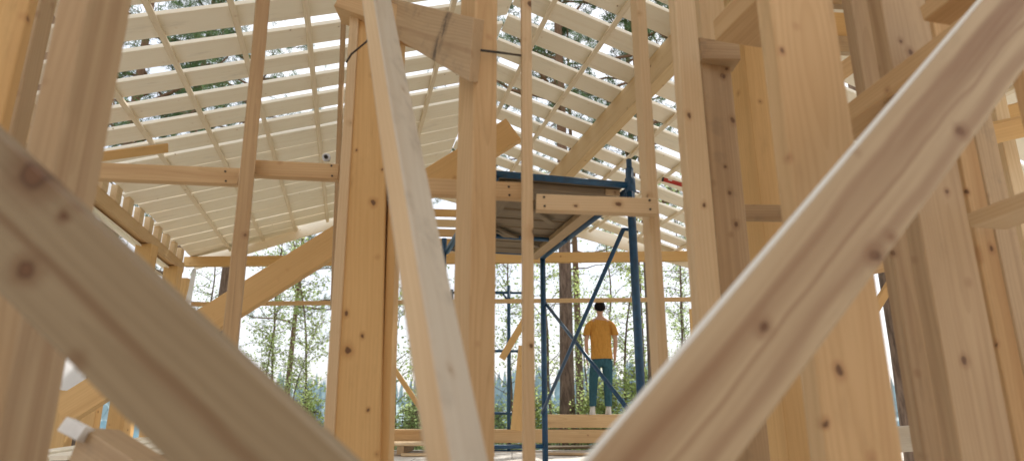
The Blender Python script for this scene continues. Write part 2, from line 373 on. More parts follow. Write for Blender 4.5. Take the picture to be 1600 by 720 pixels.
# =================================================================== roof
def roof(side):
    root = empty('roof_slope', W(nr, 6, zr))
    left = side == 'l'
    h = hl if left else hr
    sgn = -1 if left else 1
    tag(root, 'left roof slope of cream boards laid with gaps over thin white battens' if left else
        'right roof slope of cream boards with sky gaps, over the laminated purlin', 'roof slope', 'roof slopes')
    inv = root.matrix_world.inverted()
    run = 3.60 if left else 4.6
    slope = (N * sgn - Z * h).normalized()
    nrm = slope.cross(D) if slope.cross(D).z > 0 else -slope.cross(D)
    k = math.sqrt(1 + h * h)
    def part(name, a0, a1, t, off, w, th, mat, **kw):
        A = W(nr + sgn * a0, t, zr - h * a0) + nrm * off; B = W(nr + sgn * a1, t, zr - h * a1) + nrm * off
        c = (A + B) / 2
        return member(name, None, None, mat, frame(c, slope, D), (B - A).length, w, th, parent=root, **kw)
    def fix(o):
        mw = o.matrix_basis.copy(); o.matrix_basis = Matrix.Translation(-V(root.location)) @ mw
    t = 2.2
    pitch = .39 if left else .41
    phase = 4.52 if left else 4.77
    i0 = -9
    for i in range(i0, 24):
        tc_ = phase + pitch * i - pitch / 2          # board centre between gaps
        # open gaps over the far half, close boarding in the far left bay
        g = (.142 if tc_ < 5.6 else .125 if tc_ < 6.3 else .03) if left else .15
        g *= random.uniform(.78, 1.05) if left else random.uniform(.85, 1.12)
        if tc_ < 3.75: g = .004  # near boards, out of view, closed up to keep sun off the foreground
        if left and -.3 < tc_ < 1.7: continue      # unseen boards left out to let sky light onto the brace edge
        w = pitch - g
        tg = (9.62 - .243 * (nr)) / .97
        a1 = run
        a0 = .01
        # far gable is cut square to the deck, not to the ridge
        lim = (9.65 - .97 * tc_) / .243             # N offset allowed below this
        if left:
            s0 = max(a0, nr - lim)
            if s0 > run - .3: continue
            o = part('roof_board', s0, run + random.uniform(-.03, .03), tc_ + random.uniform(-.008, .008), .0, w, .032, 'roof', seg=6, wane=.002)
        else:
            s1 = min(run, lim - nr)
            if s1 < .4: continue
            o = part('roof_board', a0, s1, tc_ + random.uniform(-.008, .008), .0, w, .032, 'roof', seg=6, wane=.002)
        fix(o)
    offs = [-.475, -.945, -1.417, -1.89] if left else [1.475, 1.99, 3.01, 3.515, 4.1, 4.7]
    if left: offs = [.63, .08] + offs
    for a in offs:
        d = abs(a - nr)
        A = W(a, 1.2, zr - h * d) - nrm * .036; te = (9.6 - .243 * a) / .97
        B = W(a, te, zr - h * d) - nrm * .036
        o = member('batten', None, None, 'batten', frame((A + B) / 2, D, slope), (B - A).length, .042, .036, parent=root, seg=14, bow=.004)
        fix(o)
    # barge board along the cut gable edge
    Ya = lambda a: (9.68 - .243 * a) / .97
    e = nr + sgn * run
    A = W(nr, Ya(nr), zr - .05); B = W(e, Ya(e), zr - h * run - .05)
    o = beam('barge_board', None, None, 'roof', A, B, .2, .03, V((0, -1, 0)), parent=root); fix(o)
    return root
roof('l'); roof('r')
beam('roof_offcut', 'short orange board under the left roof slope above the grey-beige rail', 'board', 'gold', Pd(150, 247, 5.05), Pd(263, 232, 5.4), .085, .02, V((.1, -.55, -.8)), .3, 0)

sf = empty('soffit', W(-3, 8, 2.4)); tag(sf, 'cream boarded soffit outside the left eave beam', 'soffit')
for k in range(7):
    a = -2.52 - .16 * k
    o = member('soffit_board', None, None, 'roof', frame(W(a, 7.2, 2.46 - .05 * k), D, N - Z * .3), 5.2, .15, .02, parent=sf); o.matrix_basis = Matrix.Translation(-sf.location) @ o.matrix_basis
# eave wall plate with blocks
pl = empty('eave_plate', W(-2.41, 8, 2.5))
tag(pl, 'eave beam at left running back under the roof with white lit gaps', 'beam')
A = W(-2.40, 4.6, 2.55); B = W(-2.40, 9.95, 2.55)
o = beam('plate', None, None, 'honey', A, B, .14, .14, N, parent=pl); o.matrix_basis = Matrix.Translation(-pl.location) @ o.matrix_basis
for i in range(14):
    t = 4.7 + .39 * i
    o = member('block', None, None, 'pale', frame(W(-2.43, t, 2.71), D, N), .15, .06, .17, parent=pl, seg=1); o.matrix_basis = Matrix.Translation(-pl.location) @ o.matrix_basis
for (px, py, wd, lb) in ((228, 395, .17, 'golden post under the eave beam, nearer of two'), (268, 440, .17, 'golden post under the far end of the eave beam'), ):
    p = Pn(px, py, -2.41)
    p.z = 0
    member('eave_post', lb, 'post', 'gold', frame(p + Z * 1.23, Z.copy(), V((1, 0, 0))), 2.46, .19, .15, 'posts under the eave')
p = P(288, 440, 9.3); p.z = 0
member('corner_post', 'golden corner post where eave beam and far gable beam meet', 'post', 'gold', frame(p + Z * 1.22, Z.copy(), V((1, 0, 0))), 2.44, .15, .15)
def film(pts, label):
    vs, fs = [], []
    n = len(pts)
    for i, (a, b) in enumerate(pts): vs += [a, b]
    for i in range(n - 1): fs.append((2 * i, 2 * i + 1, 2 * i + 3, 2 * i + 2))
    o = mesh_obj('membrane_strip', vs, fs, M_FILM, smooth=True); tag(o, label, 'membrane', 'white membrane strips')
    md = o.modifiers.new('s', 'SUBSURF'); md.levels = 2; md.render_levels = 2
film([(W(-2.47, 4.6 + .9 * k, 2.60), W(-2.47 - .01 * (k % 2), 4.6 + .9 * k, 2.81)) for k in range(7)], 'white backlit membrane added behind the left eave gaps to brighten them')  # added so the eave gaps look bright instead of dark
film([(P(299, 418, 9.15), P(309, 418, 9.1)), (P(297, 440, 9.1), P(303, 442, 9.2)), (P(292, 462, 9.15), P(300, 466, 9.05)), (P(286, 478, 9.1), P(297, 482, 9.2)), (P(282, 492, 9.1), P(294, 494, 9.15))], 'crumpled white membrane hanging beside the corner post')
film([(P(84, 560, 3.95), P(138, 556, 3.9)), (P(83, 585, 3.9), P(135, 588, 4.0)), (P(82, 612, 3.95), P(133, 610, 3.9))], 'white membrane hanging between the thick left stud and raking beam foot')
film([(P(240, 380, 7.6), P(244, 378, 7.7)), (P(238, 400, 7.6), P(242, 402, 7.65)), (P(234, 424, 7.6), P(241, 428, 7.7))], 'white membrane strip on the nearer eave post')

# far gable beams, handrail, deck-edge beams
beam('gable_beam', 'level beam across the far gable above the trees', 'beam', 'gold', P(292, 408, 9.35), P(1086, 399, 9.35), .145, .1, V((0, -1, 0)), .05, .15)
beam('handrail', 'thin level rail crossing in front of the trees above the man', 'rail', 'honey', P(380, 474, 9.4), P(1088, 467, 9.4), .062, .04, V((0, -1, 0)), .9, .0)
YB = 9.75
beam('edge_beam', 'upper of two stacked beams at the deck edge, the man standing on it', 'beam', 'honey', P(853, 657.5, YB), P(1120, 657.5, YB), .185, .32, V((0, -1, 0)), 0, .6)
beam('edge_beam', 'lower of two stacked beams at the deck edge', 'beam', 'honey', P(420, 681, YB + .01), P(1480, 681, YB + .01), .185, .30, V((0, -1, 0)), .2, .8)
beam('gable_brace', 'short diagonal strut low behind the whitish prop', 'strut', 'gold', P(600, 553, 9.5), P(662, 645, 9.5), .07, .05, V((0, -1, 0)))
beam('gable_brace', 'short diagonal strut between the far scaffold frame and slim stud', 'strut', 'gold', P(784, 560, 9.55), P(822, 496, 9.55), .1, .05, V((0, -1, 0)))
beam('leaning_plank', 'orange plank leaning on the deck-edge beams beside the far scaffold frame', 'plank', 'gold', P(809, 672, 9.55), P(821, 540, 9.65), .2, .04, V((.1, -1, .1)))
beam('leaning_plank', 'small plank end sticking up at the deck edge beyond the right wall', 'plank', 'gold', P(1086, 560, 9.6), P(1081, 482, 9.6), .07, .04, V((0, -1, 0)))
for (x, y0, y1, lb) in ((165, 640, 672, ''), (192, 632, 674, '')):
    pass
member('deck_post', 'low orange post at the left deck edge beside the teal water', 'post', 'gold', frame(Pn(196, 655, -2.8) + V((0, .0, -.1)), Z.copy(), V((1, 0, 0))), .75, .2, .12)
member('deck_post', 'low orange post at the left deck edge under the raking beam', 'post', 'gold', frame(Pn(142, 650, -2.8) + V((0, 0, -.1)), Z.copy(), V((1, 0, 0))), .75, .17, .12)
member('deck_post', 'low orange post at the far left beside the white-ended timber', 'post', 'gold', frame(Pn(92, 655, -2.75) + V((0, 0, -.05)), Z.copy(), V((1, 0, 0))), .8, .26, .12)
beam('floor_timber', 'timber with white end lying at lower left under the left brace', 'timber', 'brown', P(113, 706, 1.75), P(250, 806, 1.5), .13, .1, V((-.2, -1, 0)), 0, .3)
e = P(119, 671, 1.72)
member('white_end_cap', 'small white block on the end of the lower-left floor timber', 'block', M_WHITE, frame(e, V((1, -.1, -.42)), V((.3, .2, 1))), .062, .038, .04)  # white box over the left end of the timber
# stacked boards under the far gable
for i, (y, m) in enumerate(((331, 'gold'), (347, 'pale'), (362, 'honey'), (377, 'gold'), (391, 'pale'))):
    beam('gable_board', 'yellow cladding board under the far gable, %s of five' % ('top', 'second', 'third', 'fourth', 'lowest')[i], 'board', m, P(640, y, 9.5 - .03 * i), P(716, y + 2, 9.5 - .03 * i), .12, .03, V((0, -1, 0)), group='cladding boards under the far gable')
# small structure seen through the right wall
for i, (y, hgt) in enumerate(((-10, .14), (42, .19), (66, .10))):
    beam('joist', ('topmost', 'middle', 'lowest')[i] + ' of three orange joists seen through the gap right of the wide blurred stud', 'joist', ('brown', 'gold', 'brown')[i],
         P(1240, y - 4 + i * 2, 3.6), P(1420, y + 6, 3.6), hgt, .1, V((0, -1, -.3)), group='orange joists through the right wall')
beam('strut', 'thin strut crossing the dark trunk seen through the right wall', 'strut', 'gold', P(1366, 488, 4.0), P(1402, 430, 4.0), .05, .04, V((0, -1, 0)))
beam('rail', 'short level rail above the dark trunk seen through the right wall', 'rail', 'honey', P(1340, 424, 3.9), P(1440, 405, 3.9), .07, .05, V((0, -1, -.2)), group=G2)
beam('sill', 'pale sill beam under the dark trunk seen through the right wall', 'sill', 'white', P(1300, 692, 4.2), P(1480, 682, 4.2), .15, .1, V((0, -1, 0)))
beam('slanted_board', 'slanted board seen through the gap between the wide blurred stud and pinkish stud', 'board', 'honey', P(1290, 130, 3.2), P(1372, 70, 3.2), .09, .03, V((0, -1, 0)))
beam('roof_board_end', 'sunlit board end in the small opening at the right edge', 'board', 'gold', P(1535, 190, 3.4), P(1620, 168, 3.4), .10, .06, V((0, -1, -.4)))
beam('opening_header', 'orange header over the small opening at the right edge', 'header', 'gold', P(1500, 222, 3.0), P(1640, 190, 3.0), .10, .12, V((0, -1, -.4)))
beam('opening_rail', 'thin rail across the small opening at the right edge', 'rail', 'gold', P(1560, 298, 3.4), P(1640, 282, 3.4), .05, .04, V((0, -1, 0)))

def nails(o, px, Y, rad=.0045):
    for (x, y) in px:
        c = o.matrix_world.inverted() @ P(x, y, Y)
        a = o.matrix_world.to_3x3().inverted() @ V((0, -1, 0))
        vs, fs = [], []
        b = a.cross(V((1, .2, 0))).normalized(); d = a.cross(b).normalized()
        for h in (-.004, .0025):
            for k in range(10): vs.append(c + a * h + (b * math.cos(k * .6283) + d * math.sin(k * .6283)) * rad)
        for k in range(10): j = (k + 1) % 10; fs.append((k, j, 10 + j, 10 + k))
        fs.append(tuple(range(10, 20)))
        mesh_obj('nail', vs, fs, M_IRON, o)
bpy.context.view_layer.update()
for o in [x for x in bpy.data.objects if x.get('category') == 'rail']:
    l = o['label']
    if 'grey-beige' in l: nails(o, [(352, 268), (353, 283)], 2.62)
    if 'bolt standing' in l: nails(o, [(396, 256), (397, 270), (518, 259), (519, 275)], 2.62)
    if 'end nailed' in l: nails(o, [(1015, 313), (1016, 327), (850, 308), (851, 322)], 2.28)
    if 'between the square post' in l: nails(o, [(795, 292), (796, 305)], 2.36)

# bolt on the rail, cables
def tube(name, pts, rad, mat, parent=None, n=10, caps=True, smooth=True):
    vs, fs = [], []
    m = len(pts)
    for i, p in enumerate(pts):
        d = (pts[min(i + 1, m - 1)] - pts[max(i - 1, 0)]).normalized()
        a = d.cross(Z) if abs(d.z) < .95 else d.cross(V((1, 0, 0)))
        a.normalize(); b = d.cross(a)
        r = rad[i] if isinstance(rad, (list, tuple)) else rad
        for k in range(n):
            an = 2 * math.pi * k / n
            vs.append(p + a * math.cos(an) * r + b * math.sin(an) * r)
    for i in range(m - 1):
        for k in range(n):
            j = (k + 1) % n
            fs.append((i * n + k, i * n + j, i * n + n + j, i * n + n + k))
    if caps: fs.append(tuple(range(n - 1, -1, -1))); fs.append(tuple((m - 1) * n + k for k in range(n)))
    return mesh_obj(name, vs, fs, mat, parent, smooth)
def lathe_y(c, prof, n=20):
    vs, fs = [], []
    for (y, r) in prof:
        for k in range(n): vs.append(c + V((r * math.cos(2 * math.pi * k / n), y, r * math.sin(2 * math.pi * k / n))))
    for i in range(len(prof) - 1):
        for k in range(n): j = (k + 1) % n; fs.append((i * n + k, i * n + j, i * n + n + j, i * n + n + k))
    fs.append(tuple(range(n))); fs.append(tuple(reversed([(len(prof) - 1) * n + k for k in range(n)])))
    return vs, fs
bc = P(510, 246, 2.62)
bolt = empty('bolt', bc); tag(bolt, 'round grey bolt and washer standing on the warm short rail', 'bolt')
vs, fs = lathe_y(V((0, 0, 0)), [(-.004, .010), (-.004, .0185), (.004, .0185), (.004, .01)]); mesh_obj('washer', vs, fs, M_STEEL, bolt)
vs, fs = lathe_y(V((0, 0, 0)), [(-.016, .006), (-.014, .009), (-.004, .009)], 6); mesh_obj('nut', vs, fs, M_IRON, bolt)
vs, fs = lathe_y(V((0, 0, 0)), [(-.022, .004), (.04, .004)], 10); mesh_obj('shank', vs, fs, M_IRON, bolt)
tag(tube('cable', [P(578, 58, 2.42), P(572, 66, 2.4), P(560, 76, 2.4), P(549, 85, 2.41), P(541, 98, 2.43)], .0042, M_CABLE), 'short dark cable curling across the top of the widest golden post', 'cable')
tag(tube('steel_rod', [P(752, 79, 2.02), P(785, 83, 2.15), P(820, 88, 2.33)], .0045, M_IRON), 'dark steel rod from the stained beam end to the slim pale stud', 'rod')

# =================================================================== scaffold
def rel(o, root):
    o.matrix_basis = Matrix.Translation(-V(root.location)) @ o.matrix_basis
nl = P(993, 450, 4.35); aS = nl.dot(N); tn = nl.dot(D)
fl = Pn(850, 560, aS); tf = fl.dot(D)
SC = empty('scaffold', W(aS - .5, (tn + tf) / 2, 0)); tag(SC, 'blue tube scaffold bay with plank platform and crossed braces in the middle', 'scaffold')
def stube(name, a, b, r=.024, mat=M_BLUE):
    a, b = V(a), V(b)
    o = tube(name, [a, a.lerp(b, .5), b], r, mat, SC); rel(o, SC); return o
zt = P(975, 290, nl.y).z
zp = zt - .10
for (t, ww) in ((tn, 0), (tf, 0)):
    stube('leg', W(aS, t, 0), W(aS, t, zt + (.13 if t == tn else .1)), .029)
    stube('leg', W(aS - 1.03, t, 0), W(aS - 1.03, t, zt + .1), .027)
    stube('transom', W(aS - 1.03, t, zt), W(aS, t, zt), .024)
    stube('transom', W(aS - 1.03, t, .25), W(aS, t, .25), .02)
stube('collar', W(aS, tn, zt - .05), W(aS, tn, zt + .05), .038)
stube('spigot', W(aS, tn, zt + .1), W(aS, tn, zt + .2), .02)
stube('ledger', W(aS, tn, zt - .03), W(aS, tf, zt - .03), .032)
stube('ledger', W(aS - 1, tn, zt - .03), W(aS - 1, tf, zt - .03), .03)
stube('transom', W(aS - 1, (tn * .35 + tf * .65), zt - .05), W(aS, (tn * .35 + tf * .65), zt - .05), .02)
b1a = Pn(974, 358, aS - .03); b1b = Pn(847, 645, aS - .03)
b2a = Pn(848, 468, aS + .03); b2b = Pn(986, 645, aS + .03)
stube('cross_brace', b1a, b1b, .016); stube('cross_brace', b2a, b2b, .016)
stube('bracket', b1a, b1a + N * .06, .012)
for k in range(9):
    t = tn + .09 + (tf - tn - .1) * k / 8.4
    o = beam('platform_plank', None, None, 'plank', W(aS - .96, t, zt - .015), W(aS - .05, t, zt - .015), .20, .035, -Z, parent=SC); rel(o, SC)
for a in (aS - .12, aS - .86):
    o = beam('bearer', None, None, 'plank' if a < aS - .5 else 'brown', W(a, tn + .04, zt - .07), W(a, tf - .05, zt - .07), .11, .045, -Z, parent=SC); rel(o, SC)
o = beam('toe_board', None, None, 'plank', W(aS - .95, tn + .05, zt - .045), W(aS - .08, tn + .05, zt - .045), .05, .03, V((0, -1, 0)), parent=SC); rel(o, SC)
for (a0, t0, a1, t1) in ((-.9, .2, -.3, .9), (-.75, 1.15, -.2, 1.7), (-.95, .9, -.5, 1.5)):
    o = beam('diagonal_batten', None, None, 'plank', W(aS + a0, tn + t0, zt - .062), W(aS + a1, tn + t1, zt - .062), .05, .02, -Z, parent=SC); rel(o, SC)
# second, lower scaffold frame
S2 = empty('small_scaffold', Pz(795, 704, 0)); tag(S2, 'small blue scaffold frame with rungs standing far back behind the slim pale stud', 'scaffold')
Y2 = S2.location.y
def s2(name, x0, y0, x1, y1, r=.022):
    a, b = P(x0, y0, Y2), P(x1, y1, Y2)
    o = tube(name, [a, a.lerp(b, .5), b], r, M_BLUE, S2); rel(o, S2)
s2('leg', 795, 446, 795, 704, .028)
s2('leg', 706, 452, 702, 704, .028)
for y in (457, 548, 645, 704): s2('rung', 702, y, 832, y)
s2('brace', 795, 470, 785, 458, .014)

# spirit level lying on a batten
lv = empty('spirit_level', Pd(1056, 286, 4.9)); tag(lv, 'red spirit level on the right roof slope beside the pale stud', 'spirit level')
ld = (Pd(1078, 292, 4.9) - Pd(1040, 281, 4.9)).normalized()
for nm, m_, L_, w_, t_, o_ in (('body', M_REDP, .2, .028, .022, 0), ('end_cap', M_IRON, .012, .031, .025, .104), ('end_cap', M_IRON, .012, .031, .025, -.104), ('vial_window', M_WHITE, .03, .018, .026, -.05)):
    o = member(nm, None, None, m_, frame(ld * o_, ld, V((0, .5, 1))), L_, w_, t_, parent=lv)

# =================================================================== floor, pallet, sheets
m = NT('dusty_subfloor')
tc = m.n('ShaderNodeTexCoord'); p = tc.outputs['Object']
br = m.n('ShaderNodeTexBrick'); br.inputs['Scale'].default_value = 1; br.inputs['Brick Width'].default_value = 2.4; br.inputs['Row Height'].default_value = 1.2
br.inputs['Mortar Size'].default_value = .006; br.inputs['Color1'].default_value = (.74, .71, .66, 1); br.inputs['Color2'].default_value = (.68, .64, .59, 1); br.inputs['Mortar'].default_value = (.12, .1, .09, 1)
m.l(p, br.inputs['Vector'])
f1 = m.noise(p, 3, 6, .65); f2 = m.noise(p, 30, 4, .7)
c = m.mix(m.ramp(f1, .4, .7, 0, .5), br.outputs['Color'], (.42, .37, .31)); c = m.mix(m.ramp(f2, .55, .75, 0, .5), c, (.70, .65, .57))
m.bsdf(c, .7, f2, .3, .003)
M_FLOOR = m.m
fl_o = mesh_obj('floor', [(-5.5, -4, 0), (6.5, -4, 0), (6.5, 10.1, 0), (-5.5, 10.1, 0), (-5.5, -4, -.25), (6.5, -4, -.25), (6.5, 10.1, -.25), (-5.5, 10.1, -.25)],
                [(0, 1, 2, 3), (7, 6, 5, 4), (0, 4, 5, 1), (1, 5, 6, 2), (2, 6, 7, 3), (3, 7, 4, 0)], M_FLOOR)
fl_o['kind'] = 'structure'
bw = mesh_obj('added_shade_wall', [(-4.2, -2.3, 0), (5, -2.3, 0), (5, -2.3, 3.6), (-4.2, -2.3, 3.6), (-4.2, -2.36, 0), (5, -2.36, 0), (5, -2.36, 3.6), (-4.2, -2.36, 3.6)],
              [(3, 2, 1, 0), (4, 5, 6, 7), (0, 1, 5, 4), (2, 3, 7, 6), (1, 2, 6, 5), (3, 0, 4, 7)], WD['brown']); bw['kind'] = 'structure'  # unseen wall added behind the camera to cut light on the near timbers
pal = empty('pallet', Pz(634, 708, 0)); tag(pal, 'low wooden pallet on the floor behind the widest golden post', 'pallet')
for k in range(5): member('deck_board', None, None, 'pale', frame(V((0, -.4 + .2 * k, .135)), V((1, 0, 0)), V((0, 1, 0))), 1.0, .14, .022, parent=pal)
for k in (-.42, 0, .42): member('bearer', None, None, 'brown', frame(V((k, 0, .07)), V((0, 1, 0)), V((1, 0, 0))), .94, .09, .1, parent=pal)
for i, (x, y, L_, w_, rot, lb) in enumerate(((905, 700, 1.1, .45, .1, 'thin loose sheet on the floor under the deck-edge beams'), (925, 712, 1.2, .12, -.25, 'loose plank on the floor in front of the thin sheet'), (700, 712, 1.2, .2, .1, 'loose pale board on the floor left of the square post foot'))):
    q = Pz(x, y, .0)
    member(('floor_sheet', 'loose_plank', 'loose_plank')[i], lb, ('sheet', 'plank', 'plank')[i], ('plank', 'brown', 'pale')[i], frame(q + Z * .022, V((math.cos(rot), math.sin(rot), 0)), V((-math.sin(rot), math.cos(rot), 0))), L_, w_, .03)
# white decking stack at lower left
for k in range(7):
    q = W(-2.25 + .14 * k, 6.6, .27 + .012 * (k % 2))
    member('deck_board_loose', 'pale loose board in the sunlit pile at lower left, %s from the left' % ('first', 'second', 'third', 'fourth', 'fifth', 'sixth', 'seventh')[k], 'board', 'roof', frame(q, D.copy(), N.copy()), 3.0, .105, .03, 'pale boards in the pile at lower left')
for k, t in enumerate((5.4, 7.6)):
    member('board_support', ('nearer', 'farther')[k] + ' bearer under the sunlit board pile at lower left', 'bearer', 'brown', frame(W(-1.85, t, .125), N.copy(), D.copy()), 1.2, .09, .25, 'bearers under the board pile')

# =================================================================== person
def skin_mat(): 
    m = NT('skin'); b = m.bsdf((.50, .30, .21), .5); b.inputs['Subsurface Weight'].default_value = .05; return m.m
def cloth(name, col, scale=400):
    m = NT(name); tc = m.n('ShaderNodeTexCoord')
    f = m.noise(tc.outputs['Object'], 9, 4, .6); w = m.noise(tc.outputs['Object'], scale, 2)
    c = m.mix(m.ramp(f, .35, .7, 0, .4), col, tuple(x * .72 for x in col))
    m.bsdf(c, .9, m.math('ADD', m.math('MULTIPLY', m.noise(m.vmath('MULTIPLY', tc.outputs['Object'], (16, 10, 7)), 1, 3), 5.), m.math('MULTIPLY', w, .3)), .8, .02, 0, .1); return m.m
M_SKIN = skin_mat(); M_SHIRT = cloth('mustard_cotton', (.60, .30, .07)); M_JEAN = cloth('teal_denim', (.045, .12, .155)); M_HAIR = cloth('black_hair', (.012, .011, .012)); M_SHOE = cloth('offwhite_canvas', (.72, .70, .66)); M_SOLE = plain('rubber_sole', (.62, .6, .56), .7)
ft = P(943, 648.5, YB + .12); 
PR = empty('person', (ft.x, ft.y, ft.z)); tag(PR, 'person seen from behind in a mustard t-shirt and teal jeans, standing on the deck-edge beam', 'person')
H = 1.74
def skinned(name, pts, edges, mat, sub=2):
    me = bpy.data.meshes.new(name)
    me.from_pydata([p[0] for p in pts], edges, [])
    o = bpy.data.objects.new(name, me); link(o, PR)
    me.materials.append(mat)
    md = o.modifiers.new('sk', 'SKIN'); md.use_smooth_shade = True
    for i, p in enumerate(pts):
        me.skin_vertices[0].data[i].radius = p[1] if isinstance(p[1], tuple) else (p[1], p[1])
    me.skin_vertices[0].data[0].use_root = True
    sd = o.modifiers.new('ss', 'SUBSURF'); sd.levels = sub; sd.render_levels = sub
    return o
# facing +Y; x right
body = [((0, .0, .92), (.135, .10)), ((0, .01, 1.08), (.125, .09)), ((0, .005, 1.28), (.15, .10)), ((0, -.01, 1.42), (.12, .075)), ((0, -.005, 1.50), (.05, .05)), ((.004, .01, 1.555), (.052, .055)), ((.006, .02, 1.62), (.084, .098)), ((.006, .018, 1.69), (.074, .086)),
        ((-.085, 0, .88), .088), ((-.155, .03, .50), .056), ((-.180, -.02, .09), .038), ((-.190, .08, .045), .036),
        ((.085, 0, .88), .088), ((.10, .012, .50), .056), ((.085, -.02, .09), .038), ((.095, .08, .045), .036),
        ((-.175, -.01, 1.40), .055), ((-.262, -.03, 1.13), .040), ((-.245, .045, .885), .028),
        ((.175, -.01, 1.40), .055), ((.255, -.04, 1.13), .040), ((.24, .03, .88), .028)]
be = [(0, 1), (1, 2), (2, 3), (3, 4), (4, 5), (5, 6), (6, 7), (0, 8), (8, 9), (9, 10), (10, 11), (0, 12), (12, 13), (13, 14), (14, 15), (3, 16), (16, 17), (17, 18), (3, 19), (19, 20), (20, 21)]
# palms carry the body's own surface on; fingers are rooted in them
i = len(body)
for wi, s in ((18, -1), (21, 1)):
    wx, wy, wz = body[wi][0]
    body.append(((wx + s * .002, wy + .012, wz - .07), (.034, .018))); be.append((wi, len(body) - 1))
skinned('body', body, be, M_SKIN)
for wi, s in ((18, -1), (21, 1)):
    wx, wy, wz = body[wi][0]
    for k, (dy, L_) in enumerate(((-.026, .062), (-.009, .076), (.009, .08), (.026, .072))):
        b0 = V((wx, wy + .012 + dy, wz - .07)); pts = [(b0, .0095), (b0 + V((-s * .004, .002, -L_ * .5)), .0085), (b0 + V((-s * .016, .004, -L_)), .0075)]
        skinned('finger', [(tuple(a), r) for a, r in pts], [(0, 1), (1, 2)], M_SKIN, 1)
    b0 = V((wx, wy + .03, wz - .03)); skinned('thumb', [(tuple(b0), .012), (tuple(b0 + V((-s * .008, .028, -.03))), .0105), (tuple(b0 + V((-s * .014, .036, -.06))), .009)], [(0, 1), (1, 2)], M_SKIN, 1)
def loft(name, rings, mat, n=28, wob=.0, seed=1, parent=None, close=(False, False), sub=1):
    rd = random.Random(seed); ph = [rd.random() * 6.28 for _ in range(6)]
    vs, fs = [], []
    for i, (c, rx, ry) in enumerate(rings):
        for k in range(n):
            a = 2 * math.pi * k / n
            w = 1 + wob * (math.sin(3 * a + ph[0] + i * .9) + .7 * math.sin(5 * a + ph[1] - i * .6) + .6 * math.sin(2 * a + ph[2] + i * 1.7))
            ex = .85
            cx, sx = math.cos(a), math.sin(a)
            vs.append((c[0] + rx * w * math.copysign(abs(cx) ** ex, cx), c[1] + ry * w * math.copysign(abs(sx) ** ex, sx), c[2] + .004 * math.sin(2 * a + ph[3]) * (wob > 0)))
    for i in range(len(rings) - 1):
        for k in range(n): j = (k + 1) % n; fs.append((i * n + k, i * n + j, i * n + n + j, i * n + n + k))
    if close[0]: fs.append(tuple(range(n - 1, -1, -1)))
    if close[1]: fs.append(tuple((len(rings) - 1) * n + k for k in range(n)))
    o = mesh_obj(name, vs, fs, mat, parent or PR, True)
    if sub: md = o.modifiers.new('s', 'SUBSURF'); md.levels = sub; md.render_levels = sub
    return o
sh = loft('t_shirt', [((.0, 0, .84), .192, .128), ((0, 0, .90), .190, .126), ((0, .005, 1.02), .180, .118), ((0, .005, 1.14), .180, .116), ((0, 0, 1.27), .192, .118), ((0, -.004, 1.36), .200, .108), ((0, -.008, 1.42), .185, .088), ((0, -.006, 1.455), .135, .070), ((0, -.004, 1.48), .075, .062), ((0, -.002, 1.487), .062, .058)], M_SHIRT, wob=.028, seed=3)
for s in (-1, 1):
    loft('sleeve', [((s * .135, -.008, 1.43), .045, .062), ((s * .185, -.012, 1.395), .066, .074), ((s * .226, -.015, 1.31), .066, .072), ((s * .250, -.02, 1.205), .064, .072)], M_SHIRT, 20, .02, 5 + s, parent=sh)
je = loft('jeans', [((0, 0, .72), .175, .11), ((0, 0, .80), .178, .122), ((0, 0, .88), .172, .118), ((0, 0, .94), .162, .11), ((0, 0, .97), .160, .108)], M_JEAN, wob=.008, seed=9)
loft('trouser_leg', [((-.092, 0, .82), .10, .115), ((-.118, .012, .70), .092, .10), ((-.150, .03, .52), .078, .084), ((-.162, .008, .34), .070, .076), ((-.178, -.016, .16), .060, .068), ((-.180, -.018, .135), .061, .068)], M_JEAN, 20, .025, 11, parent=je)
loft('trouser_leg', [((.092, 0, .82), .10, .115), ((.096, .005, .70), .092, .10), ((.102, .01, .52), .078, .084), ((.094, -.004, .34), .070, .076), ((.086, -.018, .16), .062, .068), ((.086, -.018, .135), .063, .068)], M_JEAN, 20, .025, 12, parent=je)
for x, dx in ((-.184, -.012), (.088, .014)):
    s_ = loft('shoe', [((x, .03, .0), .047, .135), ((x, .03, .028), .049, .137), ((x, .025, .06), .045, .120), ((x, -.012, .095), .043, .075), ((x, -.022, .135), .042, .05)], M_SHOE, 20, 0, 1, close=(True, False))
    loft('sole', [((x, .03, -.004), .050, .139), ((x, .03, .018), .0515, .141)], M_SOLE, 20, 0, 1, parent=s_, close=(True, True), sub=0)
# hair cap, ears, nose (he looks away over the water)
hv, hf = [], []
for i in range(13):
    th = math.pi * .62 * i / 12
    for k in range(28):
        a = 2 * math.pi * k / 28
        back = -math.sin(a)
        rr = 1 + .02 * math.sin(7 * a + i * 2) + .02 * math.sin(11 * a - i)
        zz = math.cos(th * (1 + .22 * max(0, back) - .22 * max(0, -back)))
        s_ = math.sin(th * (1 + .22 * max(0, back) - .22 * max(0, -back)))
        hv.append((.006 + .097 * rr * s_ * math.cos(a), .012 + .110 * rr * s_ * math.sin(a), 1.652 + .106 * rr * zz))
for i in range(12):
    for k in range(28): j = (k + 1) % 28; hf.append((i * 28 + k, i * 28 + 28 + k, i * 28 + 28 + j, i * 28 + j))
mesh_obj('hair', hv, hf, M_HAIR, PR, True)
for s in (-1, 1):
    loft('ear', [((.006 + s * .090, .015, 1.605), .006, .012), ((.006 + s * .096, .012, 1.63), .009, .020), ((.006 + s * .098, .010, 1.65), .008, .018), ((.006 + s * .092, .012, 1.665), .004, .01)], M_SKIN, 12, close=(True, True))
loft('nose', [((.006, .105, 1.595), .016, .012), ((.006, .112, 1.61), .014, .012), ((.006, .104, 1.65), .008, .008)], M_SKIN, 10, close=(True, True))
